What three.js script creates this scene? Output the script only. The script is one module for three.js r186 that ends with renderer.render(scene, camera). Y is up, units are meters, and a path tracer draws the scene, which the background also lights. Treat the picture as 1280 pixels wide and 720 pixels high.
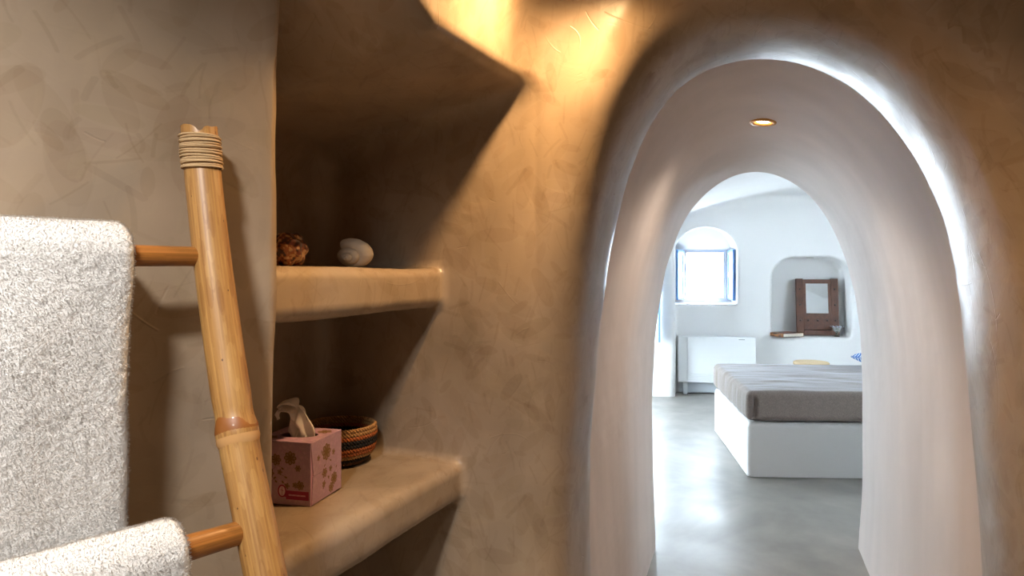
import * as THREE from 'three';
import { RoundedBoxGeometry } from 'three/addons/geometries/RoundedBoxGeometry.js';
import { mergeGeometries } from 'three/addons/utils/BufferGeometryUtils.js';
import { RectAreaLightUniformsLib } from 'three/addons/lights/RectAreaLightUniformsLib.js';

// ---------------------------------------------------------------- camera, sky, exposure
RectAreaLightUniformsLib.init();
const scene = new THREE.Scene();
const FOC = 853, HOR = 338, EYE = 1.5;                    // focal length in pixels, horizon row, eye height
const camera = new THREE.PerspectiveCamera(2 * Math.atan(360 / FOC) * 180 / Math.PI, 1280 / 720, 0.02, 60);
camera.position.set(0, EYE, 0);
camera.setViewOffset(1280, 720, 0, 360 - HOR, 1280, 720); // level camera, lens shifted down a little
const renderer = new THREE.WebGLRenderer({ antialias: true });
renderer.toneMapping = THREE.LinearToneMapping;
renderer.toneMappingExposure = 1.0;
renderer.shadowMap.enabled = true;
scene.background = new THREE.Color(0.74, 0.88, 1.0);      // bright hazy sky
scene.backgroundIntensity = 37;
{ // high sun behind the far window: it reaches the window sill and no further
  const sun = new THREE.DirectionalLight(0xfff3e2, 12);
  sun.position.set(2.25 + 1.3 + 2.0, 1.2 + 12.0, -8.36 - 6.0); sun.target.position.set(2.25, 1.2, -8.36);
  sun.castShadow = true; Object.assign(sun.shadow.camera, { left: -8, right: 8, top: 8, bottom: -8, near: 1, far: 40 }); sun.shadow.mapSize.set(2048, 2048);
  scene.add(sun, sun.target);
}
const HALL_LAMP = 3.1, TUNNEL_LAMP = 2.1, BATH_LAMP = 8.6, BATH_LAMP_2 = 6.5;
const MIDWARM = new THREE.Color(1.0, 0.82, 0.64), WARM = new THREE.Color(1.0, 0.61, 0.28), SOFTWARM = new THREE.Color(1.0, 0.98, 0.95);

// ---------------------------------------------------------------- small maths
let seedState = 12345;
const rnd = () => { seedState = (seedState * 1664525 + 1013904223) >>> 0; return seedState / 4294967296; };
const clamp = (x, a, b) => Math.min(b, Math.max(a, x));
const mix = (a, b, t) => a + (b - a) * t;
const sstep = (a, b, x) => { const t = clamp((x - a) / (b - a), 0, 1); return t * t * (3 - 2 * t); };
const PERM = new Uint16Array(512), VALS = new Float32Array(256);
{ const p = [...Array(256).keys()]; for (let i = 255; i > 0; i--) { const j = Math.floor(rnd() * (i + 1)); [p[i], p[j]] = [p[j], p[i]]; } for (let i = 0; i < 512; i++) PERM[i] = p[i & 255]; for (let i = 0; i < 256; i++) VALS[i] = rnd() * 2 - 1; }
function noise(x, y, z) {
  const ix = Math.floor(x), iy = Math.floor(y), iz = Math.floor(z);
  let fx = x - ix, fy = y - iy, fz = z - iz;
  fx = fx * fx * (3 - 2 * fx); fy = fy * fy * (3 - 2 * fy); fz = fz * fz * (3 - 2 * fz);
  const X = ix & 255, Y = iy & 255, Z = iz & 255;
  const h = (a, b, c) => VALS[PERM[PERM[PERM[a & 255] + (b & 255)] + (c & 255)]];
  const x00 = mix(h(X, Y, Z), h(X + 1, Y, Z), fx), x10 = mix(h(X, Y + 1, Z), h(X + 1, Y + 1, Z), fx);
  const x01 = mix(h(X, Y, Z + 1), h(X + 1, Y, Z + 1), fx), x11 = mix(h(X, Y + 1, Z + 1), h(X + 1, Y + 1, Z + 1), fx);
  return mix(mix(x00, x10, fy), mix(x01, x11, fy), fz);
}
const fbm = (x, y, z, o = 4) => { let s = 0, a = 0.5; for (let i = 0; i < o; i++) { s += a * noise(x, y, z); x = x * 2.03 + 7.1; y = y * 2.03 + 3.3; z = z * 2.03 + 1.7; a *= 0.5; } return s; };
const smin = (a, b, k) => { const h = k - Math.abs(a - b); return h > 0 ? Math.min(a, b) - h * h / (4 * k) : Math.min(a, b); };
const smax = (a, b, k) => -smin(-a, -b, k);
function rbox(px, py, pz, hx, hy, hz, r) {
  const qx = Math.abs(px) - hx + r, qy = Math.abs(py) - hy + r, qz = Math.abs(pz) - hz + r;
  const mx = Math.max(qx, 0), my = Math.max(qy, 0), mz = Math.max(qz, 0);
  return Math.sqrt(mx * mx + my * my + mz * mz) + Math.min(Math.max(qx, qy, qz), 0) - r;
}
const span = (p, lo, hi) => [p - (lo + hi) / 2, (hi - lo) / 2];
function sbox(x, x0, x1, y, y0, y1, z, z0, z1, r) {
  return rbox(x - (x0 + x1) / 2, y - (y0 + y1) / 2, z - (z0 + z1) / 2, (x1 - x0) / 2, (y1 - y0) / 2, (z1 - z0) / 2, r);
}
const V = (x, y, d) => new THREE.Vector3(x, y, -d);        // d is the depth in front of the camera
const at = (px, py, d) => V((px - 640) / FOC * d, EYE - (py - HOR) / FOC * d, d);

// ---------------------------------------------------------------- the frames of the cave
// hall: a runs to the right along the cross wall, b runs into it (b = 0 on the cross wall)
const HA = { x: 0.037, d: 1.6, c: Math.cos(0.4294), s: Math.sin(0.4294) };
const hallA = (x, d) => (x - HA.x) * HA.c - (d - HA.d) * HA.s;
const hallB = (x, d) => (x - HA.x) * HA.s + (d - HA.d) * HA.c;
const hallX = (a, b) => HA.x + a * HA.c + b * HA.s, hallD = (a, b) => HA.d - a * HA.s + b * HA.c;
// bedroom: e runs to the right along the far wall, g runs into it (g = 0 on the far wall)
const BR = { x: 2.25, d: 8.36, c: Math.cos(0.143), s: Math.sin(0.143) };
const bedE = (x, d) => (x - BR.x) * BR.c - (d - BR.d) * BR.s;
const bedG = (x, d) => (x - BR.x) * BR.s + (d - BR.d) * BR.c;
const bedX = (e, g) => BR.x + e * BR.c + g * BR.s, bedD = (e, g) => BR.d - e * BR.s + g * BR.c;
const bedV = (e, y, g) => V(bedX(e, g), y, bedD(e, g));
// passage: t runs along it from its hall lip, c across
const CM = { x: 0.685, d: 1.80 }, CF = { x: 1.332, d: 3.70 };
const TL = Math.hypot(CF.x - CM.x, CF.d - CM.d), TX = (CF.x - CM.x) / TL, TD = (CF.d - CM.d) / TL;
const passT = (x, d) => (x - CM.x) * TX + (d - CM.d) * TD, passC = (x, d) => (x - CM.x) * TD - (d - CM.d) * TX;
// outlines of the passage as polar tables round (c = 0, y = 1.15)
const PY = 1.15, NA = 180;
function polar(points) {
  const tab = new Float32Array(NA + 1);
  for (let i = 0; i <= NA; i++) {
    const th = -Math.PI / 2 - 0 + (i / NA) * 2 * Math.PI, ux = Math.cos(th), uy = Math.sin(th);
    let best = 3;
    for (let k = 0; k < points.length; k++) {
      const [x1, y1] = points[k], [x2, y2] = points[(k + 1) % points.length];
      const ax = x1, ay = y1 - PY, bx = x2 - x1, by = y2 - y1, den = ux * by - uy * bx;
      if (Math.abs(den) < 1e-9) continue;
      const s = (ax * by - ay * bx) / den, w = (ax * uy - ay * ux) / den;
      if (s > 0 && w >= -1e-6 && w <= 1 + 1e-6) best = Math.min(best, s);
    }
    tab[i] = best;
  }
  for (let n = 0; n < 2; n++) { const o = tab.slice(); for (let i = 1; i < NA; i++) tab[i] = (o[i - 1] + 2 * o[i] + o[i + 1]) / 4; }
  return tab;
}
const LIP_PX = [[742, 860], [740, 720], [737, 616], [738, 540], [745, 440], [752, 385], [760, 330], [772, 270], [785, 220], [802, 175], [822, 140], [842, 115], [866, 96], [900, 80], [948, 72], [1000, 79], [1050, 99], [1082, 122], [1110, 150], [1150, 205], [1180, 270], [1194, 330], [1203, 390], [1212, 480], [1222, 600], [1228, 720], [1232, 860]];
const FAR_PX = [[821, 690], [820, 660], [817, 600], [816, 500], [820, 420], [825, 385], [834, 335], [850, 290], [864, 265], [882, 245], [902, 229], [922, 219], [945, 215], [968, 218], [992, 229], [1014, 247], [1032, 270], [1046, 297], [1058, 330], [1068, 370], [1074, 415], [1077, 480], [1077, 600], [1074, 655], [1070, 690]];
const lipOutline = LIP_PX.map(([px, py]) => {              // rays meet the plane across the passage at its lip
  const k = (px - 640) / FOC, d = (CM.x * TX + CM.d * TD) / (k * TX + TD);
  return [passC(k * d, d), EYE - (py - HOR) / FOC * d];
});
const farOutline = FAR_PX.map(([px, py]) => { const d = CF.d; return [passC((px - 640) / FOC * d, d), EYE - (py - HOR) / FOC * d]; });
const closeOff = (o) => [...o, [o[o.length - 1][0], -0.6], [o[0][0], -0.6]];
const LIP = polar(closeOff(lipOutline)), FAR = polar(closeOff(farOutline));
function passage(x, y, d) {
  const t = passT(x, d), c = passC(x, d);
  if (t < -0.75 || t > TL + 0.6 || Math.abs(c) > 1.3) return Math.max(Math.abs(c) - 0.5, -0.5 - t, 0.3);
  const dy = y - PY, rho = Math.sqrt(c * c + dy * dy);
  let th = (Math.atan2(dy, c) + Math.PI / 2) / (2 * Math.PI); if (th < 0) th += 1;
  const f = th * NA, i = Math.min(NA - 1, Math.floor(f)), w = f - i;
  const rl = mix(LIP[i], LIP[i + 1], w), rf = mix(FAR[i], FAR[i + 1], w);
  const q = t + 0.165;
  const lip = rl - 0.029 + (q > 0 ? q * q / 0.88 : q * q / 1.7);
  const inner = mix(rl + 0.078, rf, clamp(t / TL, 0, 1));
  const R = mix(lip, inner, sstep(0.02, 0.045, t));
  return (rho - R) * 0.96;
}
// the partition with the ladder: a wall slanting away to the right
const WE = { x: -0.359, d: 1.05, nx: 0.742, nd: -0.670 };
const wallW = (x, d) => (x - WE.x) * WE.nx + (d - WE.d) * WE.nd;       // > 0 in the air
const soffit = (a, b) => 1.937 + Math.min(a, 0) * 0.2 + Math.max(0, -b - 0.42) * 0.35;
const CEIL = 2.2;
const SHELF = [{ a0: -0.7, a1: -0.231, y0: 1.4065, y1: 1.506 }, { a0: -0.7, a1: -0.1745, y0: 0.9335, y1: 1.03 }];
const shelfField = (i, x, y, d) => { const s = SHELF[i]; return sbox(hallA(x, d), s.a0, s.a1, y, s.y0, s.y1, hallB(x, d), -0.95, 0.1, 0.026); };
const vault = (e) => Math.max(1.9, 2.40 - 0.15 * (e - 1.05) * (e - 1.05)) + 0.35 * sstep(-0.9, -2.2, e);
function bedroom(x, y, d) {
  const e = bedE(x, d), g = bedG(x, d);
  let f = sbox(e, -2.4, 3.3, y, -1.0, 4.0, g, -5.4, 0, 0.04);
  f = smax(f, (y - vault(e)) * 0.95, 0.16);
  f = smax(f, 3.7 - d, 0.03);
  return smax(f, -sbox(e, -3.2, -0.265, y, -1, 4, g, -0.32, 0.5, 0.07), 0.06);
}
function openings(x, y, d, grow = 0) {
  const e = bedE(x, d), g = bedG(x, d);
  const k = grow;
  let o = sbox(e, -0.10 - k, 0.44 + k, y, 1.11 - k, 1.765 + k, g, k ? -0.5 : 0.2, 2.0, 0.01);             // far window
  o = Math.min(o, sbox(e, -1.02 - k, -0.47 + k, y, 0.66 - k, 1.62 + k, g, -0.5, 2.0, 0.02));   // window by the pier
  o = Math.min(o, sbox(e, -4.2, -2.2, y, -0.4, 2.08 + k, g, -2.05 - k, -1.15 + k, 0.02));        // balcony door
  o = Math.min(o, sbox(e, 3.1, 5.0, y, 1.0 - k, 1.9 + k, g, -2.95 - k, -1.95 + k, 0.02));        // window on the bed's far side
  return o;
}
function air0(x, y, d) {
  let f = 10;
  if (d < 3.0) {
    const a = hallA(x, d), b = hallB(x, d);
    let hall = smax(-a, y - CEIL, 0.26);
    hall = smax(smax(hall, b, 0.09), smax(a - 1.62, -(b + 2.8), 0.1), 0.1);
    const left = Math.max(-(wallW(x, d) - 0.03 * (y - 1.5)), b + 0.60, y - CEIL, -(b + 2.8), a - 0.6);
    f = smin(hall, left, 0.05);
    const nicheS = smax(sbox(a, -0.6, 0.6, y, -0.6, 2.4, b, -0.66, 0, 0.07), (y - soffit(a, b)) * 0.98, 0.07);
    f = smin(f, nicheS + Math.max(0, a - 0.02) * 0.35, 0.025);
    f = smin(f, passage(x, y, d), 0.12);
    f = smax(f, -shelfField(0, x, y, d), 0.022);
    f = smax(f, -shelfField(1, x, y, d), 0.022);
  } else f = passage(x, y, d);
  if (d > 3.4) f = smin(f, bedroom(x, y, d), 0.02);
  if (d > 7) {
    const e = bedE(x, d), g = bedG(x, d);
    // arched reveal of the far window, the mirror niche
    const ce = 0.12, arch = Math.hypot((e - ce) / 0.375, Math.max(y - 1.70, 0) / 0.33) - 1;
    const win = Math.max(sbox(e, -0.255, 0.495, y, 1.088, 2.4, g, -0.3, 0.42, 0.02), y > 1.70 ? arch * 0.33 : -1, (g - 0.42 + Math.max(0, y - 1.765) * 1.25) * 0.65);
    f = smin(f, win, 0.025);
    const r = y > 1.2 ? 0.27 : 0.05;
    const qx = Math.abs(e - 1.35) - 0.455 + r, qy = Math.abs(y - 1.18) - 0.478 + r;
    const two = Math.hypot(Math.max(qx, 0), Math.max(qy, 0)) + Math.min(Math.max(qx, qy), 0) - r;
    f = smin(f, smax(two, Math.abs(g) - 0.30, 0.06), 0.035);
  }
  return f;
}
const air = (x, y, d) => smin(air0(x, y, d), openings(x, y, d), 0.03);
const ROCK = 0.16;                                          // thickness of the walls
// recessed lamps sit in round holes: place, direction into the plaster
const LAMPS = [];
function dir0(p) { const h = 0.01; const g = [air(p[0] + h, p[1], p[2]) - air(p[0] - h, p[1], p[2]), air(p[0], p[1] + h, p[2]) - air(p[0], p[1] - h, p[2]), air(p[0], p[1], p[2] + h) - air(p[0], p[1], p[2] - h)], l = Math.hypot(...g); return g.map((v) => v / l); }
function march(o, v) { let s = 0.05; for (let i = 0; i < 4000; i++) { const p = [o[0] + v[0] * s, o[1] + v[1] * s, o[2] + v[2] * s]; if (air(...p) > 0) return p; s += 0.004; } return null; }
function lampAt(p, r, upright) { const n = upright ? [0, 1, 0] : dir0(p); LAMPS.push({ p, n, r }); }
const through = (px, py) => march([0, EYE, 0], [(px - 640) / FOC, -(py - HOR) / FOC, 1]);
lampAt(march([hallX(0.15, -0.244), 1.9, hallD(0.15, -0.244)], [0, 1, 0]), 0.036, true);       // hall
lampAt(through(954, 152), 0.038, false);                                                       // passage
lampAt(march([hallX(0.25, -1.5), 1.9, hallD(0.25, -1.5)], [0, 1, 0]), 0.05, true);           // bathroom
lampAt(march([hallX(0.6, -2.15), 1.9, hallD(0.6, -2.15)], [0, 1, 0]), 0.05, true);            // bathroom, further back
lampAt(march([bedX(1.36, 0.10), 1.3, bedD(1.36, 0.10)], [0, 1, 0]), 0.03, true);               // mirror niche, switched off
function lampHoles(x, y, d, f) {
  for (const { p, n, r } of LAMPS) {
    const ax = x - p[0], ay = y - p[1], ad = d - p[2];
    if (ax * ax + ay * ay + ad * ad > 0.03) continue;
    const h = ax * n[0] + ay * n[1] + ad * n[2], q = Math.sqrt(Math.max(0, ax * ax + ay * ay + ad * ad - h * h));
    f = Math.min(f, Math.max(q - r, Math.abs(h) - 0.075));
  }
  return f;
}
// hand-trowelled unevenness
function plaster(x, y, d) {
  const f = lampHoles(x, y, d, air(x, y, d));
  if (f > 0.06 || f < -0.06) return f;
  const k = d > 3.6 ? 0.6 : 1;
  return f + k * (0.0050 * noise(x * 3.1 + 9, y * 2.7, d * 3.1) + 0.0014 * noise(x * 9, y * 9 + 4, d * 9) + 0.0005 * noise(x * 24, y * 24, d * 24));
}

// ---------------------------------------------------------------- surface nets
function nets(field, lo, hi, h, pick) {
  const n = [0, 1, 2].map((i) => Math.ceil((hi[i] - lo[i]) / h) + 1), [nx, ny, nz] = n, sx = 1, sy = nx, sz = nx * ny;
  const F = new Float32Array(nx * ny * nz);
  for (let k = 0, o = 0; k < nz; k++) for (let j = 0; j < ny; j++) for (let i = 0; i < nx; i++, o++) F[o] = field(lo[0] + i * h, lo[1] + j * h, lo[2] + k * h);
  const id = new Int32Array(nx * ny * nz).fill(-1), P = [], N = [];
  const off = [0, sx, sy, sx + sy, sz, sz + sx, sz + sy, sz + sx + sy];
  const EDGE = [[0, 1], [2, 3], [4, 5], [6, 7], [0, 2], [1, 3], [4, 6], [5, 7], [0, 4], [1, 5], [2, 6], [3, 7]];
  const eps = h * 0.25;
  for (let k = 0; k < nz - 1; k++) for (let j = 0; j < ny - 1; j++) for (let i = 0; i < nx - 1; i++) {
    const o = i + j * sy + k * sz;
    let m = 0; for (let c = 0; c < 8; c++) if (F[o + off[c]] < 0) m |= 1 << c;
    if (m === 0 || m === 255) continue;
    let x = 0, y = 0, z = 0, s = 0;
    for (const [a, b] of EDGE) {
      const fa = F[o + off[a]], fb = F[o + off[b]];
      if ((fa < 0) === (fb < 0)) continue;
      const t = fa / (fa - fb);
      x += mix(a & 1, b & 1, t); y += mix((a >> 1) & 1, (b >> 1) & 1, t); z += mix(a >> 2, b >> 2, t); s++;
    }
    x = lo[0] + (i + x / s) * h; y = lo[1] + (j + y / s) * h; z = lo[2] + (k + z / s) * h;
    let gx, gy, gz;
    for (let it = 0; it < 3; it++) {
      gx = (field(x + eps, y, z) - field(x - eps, y, z)) / (2 * eps); gy = (field(x, y + eps, z) - field(x, y - eps, z)) / (2 * eps); gz = (field(x, y, z + eps) - field(x, y, z - eps)) / (2 * eps);
      if (it === 2) break;
      const f = field(x, y, z), g2 = Math.max(gx * gx + gy * gy + gz * gz, 0.2), st = clamp(f / g2, -0.7 * h, 0.7 * h);
      x -= gx * st; y -= gy * st; z -= gz * st;
    }
    const l = Math.hypot(gx, gy, gz) || 1;
    id[o] = P.length / 3; P.push(x, y, z); N.push(gx / l, gy / l, gz / l);
  }
  const quads = new Map();
  const add = (q, sign) => {
    for (const v of q) if (v < 0) return;
    const c = [0, 1, 2].map((i) => (P[q[0] * 3 + i] + P[q[1] * 3 + i] + P[q[2] * 3 + i] + P[q[3] * 3 + i]) / 4), nn = [0, 1, 2].map((i) => N[q[0] * 3 + i] + N[q[2] * 3 + i]);
    const key = pick(c, nn); if (!key) return;
    let L = quads.get(key); if (!L) quads.set(key, L = []);
    L.push(sign ? [q[0], q[1], q[2], q[3]] : [q[3], q[2], q[1], q[0]]);
  };
  for (let k = 1; k < nz - 1; k++) for (let j = 1; j < ny - 1; j++) for (let i = 1; i < nx - 1; i++) {
    const o = i + j * sy + k * sz, f = F[o] < 0;
    if (f !== (F[o + sx] < 0)) add([id[o - sy - sz], id[o - sz], id[o], id[o - sy]], f);
    if (f !== (F[o + sy] < 0)) add([id[o - sx - sz], id[o - sx], id[o], id[o - sz]], f);
    if (f !== (F[o + sz] < 0)) add([id[o - sx - sy], id[o - sy], id[o], id[o - sx]], f);
  }
  return { P, N, quads };
}
// geometry of one piece; side = -1 where the field is air (normals point into the air), +1 where it is a solid
function netGeometry({ P, N }, list, side, tint, uvScale = 1, flipDepth = true) {
  const map = new Map(), pos = [], nor = [], uv = [], col = [], idx = [];
  const put = (v, axis) => {
    const key = v * 3 + axis; let r = map.get(key);
    if (r === undefined) {
      r = pos.length / 3; map.set(key, r);
      const x = P[v * 3], y = P[v * 3 + 1], d = P[v * 3 + 2];
      pos.push(x, y, flipDepth ? -d : d); nor.push(side * N[v * 3], side * N[v * 3 + 1], (flipDepth ? -1 : 1) * side * N[v * 3 + 2]);
      const q = axis === 0 ? [d, y] : axis === 1 ? [x, d] : [x, y]; uv.push(q[0] * uvScale, q[1] * uvScale);
      if (tint) col.push(...tint(x, y, d));
    }
    return r;
  };
  const flip = (side < 0) === flipDepth;
  for (const q of list) {
    const a = [0, 1, 2].map((i) => Math.abs(N[q[0] * 3 + i] + N[q[2] * 3 + i])), axis = a[0] > a[1] ? (a[0] > a[2] ? 0 : 2) : (a[1] > a[2] ? 1 : 2);
    const [p0, p1, p2, p3] = q.map((v) => put(v, axis));
    if (flip) idx.push(p0, p1, p2, p0, p2, p3); else idx.push(p0, p2, p1, p0, p3, p2);
  }
  const g = new THREE.BufferGeometry();
  g.setAttribute('position', new THREE.Float32BufferAttribute(pos, 3));
  g.setAttribute('normal', new THREE.Float32BufferAttribute(nor, 3));
  g.setAttribute('uv', new THREE.Float32BufferAttribute(uv, 2));
  if (tint) g.setAttribute('color', new THREE.Float32BufferAttribute(col, 3));
  g.setIndex(idx);
  return g;
}

// ---------------------------------------------------------------- textures and materials
function dataTex(w, h, fn, srgb = false, rx = 1, ry = 1) {
  const data = new Uint8Array(w * h * 4);
  for (let j = 0; j < h; j++) for (let i = 0; i < w; i++) { const c = fn(i / w, j / h); const o = (j * w + i) * 4; for (let k = 0; k < 3; k++) data[o + k] = clamp(Math.round((Array.isArray(c) ? c[k] : c) * 255), 0, 255); data[o + 3] = 255; }
  const t = new THREE.DataTexture(data, w, h);
  t.wrapS = t.wrapT = THREE.RepeatWrapping; t.magFilter = THREE.LinearFilter; t.minFilter = THREE.LinearMipmapLinearFilter; t.generateMipmaps = true;
  if (srgb) t.colorSpace = THREE.SRGBColorSpace;
  t.repeat.set(rx, ry); t.needsUpdate = true;
  return t;
}
// noise that repeats every unit square, by walking round two circles
const tile = (u, v, f, o = 4, s = 0) => { const a = u * Math.PI * 2, b = v * Math.PI * 2, r = f / (Math.PI * 2); return fbm(Math.cos(a) * r + 20 + s, Math.sin(a) * r + 20 + Math.cos(b) * r * 0.9, Math.sin(b) * r + 40 + s, o); };
function canvasTex(w, h, draw, srgb = true) {
  const c = document.createElement('canvas'); c.width = w; c.height = h;
  draw(c.getContext('2d'), w, h);
  const t = new THREE.CanvasTexture(c); t.wrapS = t.wrapT = THREE.RepeatWrapping; t.magFilter = THREE.LinearFilter;
  if (srgb) t.colorSpace = THREE.SRGBColorSpace;
  return t;
}
// trowel marks: short arcs and scratches, tileable because each is drawn nine times
const trowel = canvasTex(1024, 1024, (g, w) => {
  g.fillStyle = '#808080'; g.fillRect(0, 0, w, w); g.lineCap = 'round';
  for (let i = 0; i < 520; i++) {
    const x = rnd() * w, y = rnd() * w, r = 30 + rnd() * 190, a0 = rnd() * 6.28, a1 = a0 + 0.2 + rnd() * 0.9, up = rnd() > 0.5, k = rnd();
    g.lineWidth = k > 0.9 ? 2.2 : 1 + rnd() * 14;
    g.strokeStyle = up ? `rgba(255,255,255,${k > 0.9 ? 0.20 : 0.045})` : `rgba(0,0,0,${k > 0.9 ? 0.26 : 0.05})`;
    for (const ox of [-w, 0, w]) for (const oy of [-w, 0, w]) { g.beginPath(); g.ellipse(x + ox, y + oy, r, r * 0.55, a0, a0, a1); g.stroke(); }
  }
}, false);
trowel.repeat.set(1.1, 1.1);
// rubbed pigment, scratches and float marks of the brown plaster
const rubbed = canvasTex(1024, 1024, (g, w) => {
  g.fillStyle = '#e6e4e1'; g.fillRect(0, 0, w, w); g.lineCap = 'round';
  const nine = (x, y, f) => { for (const ox of [-w, 0, w]) for (const oy of [-w, 0, w]) f(x + ox, y + oy); };
  for (let i = 0; i < 520; i++) { const r = 14 + rnd() * 60, c = rnd() > 0.5 ? '255,250,240' : '150,128,104', k = 0.03 + rnd() * 0.08, tilt = rnd() * 3; nine(rnd() * w, rnd() * w, (x, y) => { g.fillStyle = `rgba(${c},${k})`; g.beginPath(); g.ellipse(x, y, r, r * 0.35, tilt, 0, 7); g.fill(); }); }
  for (let i = 0; i < 700; i++) { const l = 16 + rnd() * 80, t = (rnd() < 0.7 ? Math.PI / 2 + (rnd() - 0.5) * 0.9 : rnd() * 3.14), b = (rnd() - 0.5) * 18, dark = rnd() > 0.4, k = 0.015 + rnd() * 0.06, lw = 2 + rnd() * rnd() * 14; nine(rnd() * w, rnd() * w, (x, y) => { g.strokeStyle = dark ? `rgba(92,68,46,${k})` : `rgba(255,252,244,${k})`; g.lineWidth = lw; g.beginPath(); g.moveTo(x, y); g.quadraticCurveTo(x + Math.cos(t) * l / 2 + b, y + Math.sin(t) * l / 2, x + Math.cos(t) * l, y + Math.sin(t) * l); g.stroke(); }); }
});
rubbed.repeat.set(1.3, 1.3);
const roughTex = dataTex(256, 256, (u, v) => clamp(0.80 + tile(u, v, 9, 5, 60) * 0.30, 0.5, 1), false, 1.7, 1.7);
const std = (o) => new THREE.MeshStandardMaterial(o), phys = (o) => new THREE.MeshPhysicalMaterial(o);
const plasterHall = std({ color: 0xffffff, vertexColors: true, map: rubbed, roughness: 0.43, roughnessMap: roughTex, bumpMap: trowel, bumpScale: 0.0026 });
const plasterPass = std({ color: 0xffffff, vertexColors: true, roughness: 0.72, bumpMap: roughTex, bumpScale: 0.0012 });
const plasterWhite = std({ color: 0xffffff, vertexColors: true, roughness: 0.8, bumpMap: trowel, bumpScale: 0.0004 });
const HALLC = [0.445, 0.345, 0.25];
function hallTint(x, y, d) {
  const n = fbm(x * 2.2, y * 2.6, d * 2.2, 4), m = fbm(x * 6.5 + 11, y * 5.5, d * 6.5, 4), s = fbm(x * 9 + 3, y * 1.4, d * 9, 3);
  const k = 1 + 0.34 * n + 0.30 * m + 0.16 * s, w = 0.12 * n - 0.10 * m;
  return [HALLC[0] * k, HALLC[1] * k * (1 - w * 0.25), HALLC[2] * k * (1 - w)];
}
function passTint(x, y, d) {
  const n = fbm(x * 2.5, y * 2.2, d * 2.5, 4), s = fbm(x * 10 + 3, y * 1.5, d * 10, 3), k = 1 + 0.13 * n + 0.07 * s;
  return [0.70 * k, 0.615 * k, 0.57 * k];
}
function whiteTint(x, y, d) { const k = 0.87 * (1 + 0.04 * fbm(x * 2, y * 2, d * 2, 3)); return [k, k * 0.995, k * 0.985]; }

// ---------------------------------------------------------------- scene helpers
const used = new Map();
const numbered = (name) => { const n = used.get(name) ?? 0; used.set(name, n + 1); return n ? `${name}_${String(n).padStart(3, '0')}` : name; };
function mesh(name, geo, mat, parent = scene) {
  const m = new THREE.Mesh(geo, mat); m.name = parent === scene ? numbered(name) : name;
  m.castShadow = m.receiveShadow = true; parent.add(m); return m;
}
function thing(name, label, category, position, turn = 0, group) {
  const o = new THREE.Group(); o.name = numbered(name); scene.add(o);
  if (position) o.position.copy(position); o.rotation.y = turn;
  tag(o, label, category, group); return o;
}
function tag(o, label, category, group) { o.userData.label = label; o.userData.category = category; if (group) o.userData.group = group; return o; }
function struct(name, geo, mat, label, category) { const m = mesh(name, geo, mat); m.userData = { kind: 'structure', label, category }; return m; }
const box = (w, h, d, r = 0.003, x = 0, y = 0, z = 0) => { const g = new RoundedBoxGeometry(w, h, d, 2, Math.min(r, w / 2.01, h / 2.01, d / 2.01)); g.translate(x, y, z); return g; };
// tube through points with a radius at each
function sweep(pts, radii, seg = 24, opt = {}) {
  const n = pts.length, pos = [], uv = [], idx = [];
  const tan = pts.map((p, i) => new THREE.Vector3().subVectors(pts[Math.min(n - 1, i + 1)], pts[Math.max(0, i - 1)]).normalize());
  let nrm = opt.up ? opt.up.clone() : Math.abs(tan[0].y) < 0.9 ? new THREE.Vector3(0, 1, 0) : new THREE.Vector3(1, 0, 0);
  let len = 0;
  for (let i = 0; i < n; i++) {
    nrm.addScaledVector(tan[i], -nrm.dot(tan[i])).normalize();
    const bin = new THREE.Vector3().crossVectors(tan[i], nrm);
    if (i) len += pts[i].distanceTo(pts[i - 1]);
    for (let j = 0; j <= seg; j++) {
      const a = j / seg * Math.PI * 2, r = typeof radii === 'function' ? radii(i, a) : radii[i];
      const p = pts[i].clone().addScaledVector(nrm, Math.cos(a) * r).addScaledVector(bin, Math.sin(a) * r);
      if (opt.shift) p.addScaledVector(tan[i], opt.shift(i, a));
      pos.push(p.x, p.y, p.z); uv.push(j / seg, len);
    }
  }
  for (let i = 0; i < n - 1; i++) for (let j = 0; j < seg; j++) { const a = i * (seg + 1) + j, b = a + seg + 1; idx.push(a, a + 1, b, b, a + 1, b + 1); }
  const g = new THREE.BufferGeometry();
  g.setAttribute('position', new THREE.Float32BufferAttribute(pos, 3)); g.setAttribute('uv', new THREE.Float32BufferAttribute(uv, 2));
  g.setIndex(idx); g.computeVertexNormals();
  const N = g.attributes.normal;                            // close the seam
  for (let i = 0; i < n; i++) { const a = i * (seg + 1), b = a + seg; const v = new THREE.Vector3(N.getX(a) + N.getX(b), N.getY(a) + N.getY(b), N.getZ(a) + N.getZ(b)).normalize(); N.setXYZ(a, v.x, v.y, v.z); N.setXYZ(b, v.x, v.y, v.z); }
  return g;
}
const lathe = (pts, seg = 40) => new THREE.LatheGeometry(pts.map(([r, y]) => new THREE.Vector2(r, y)), seg);

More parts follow.
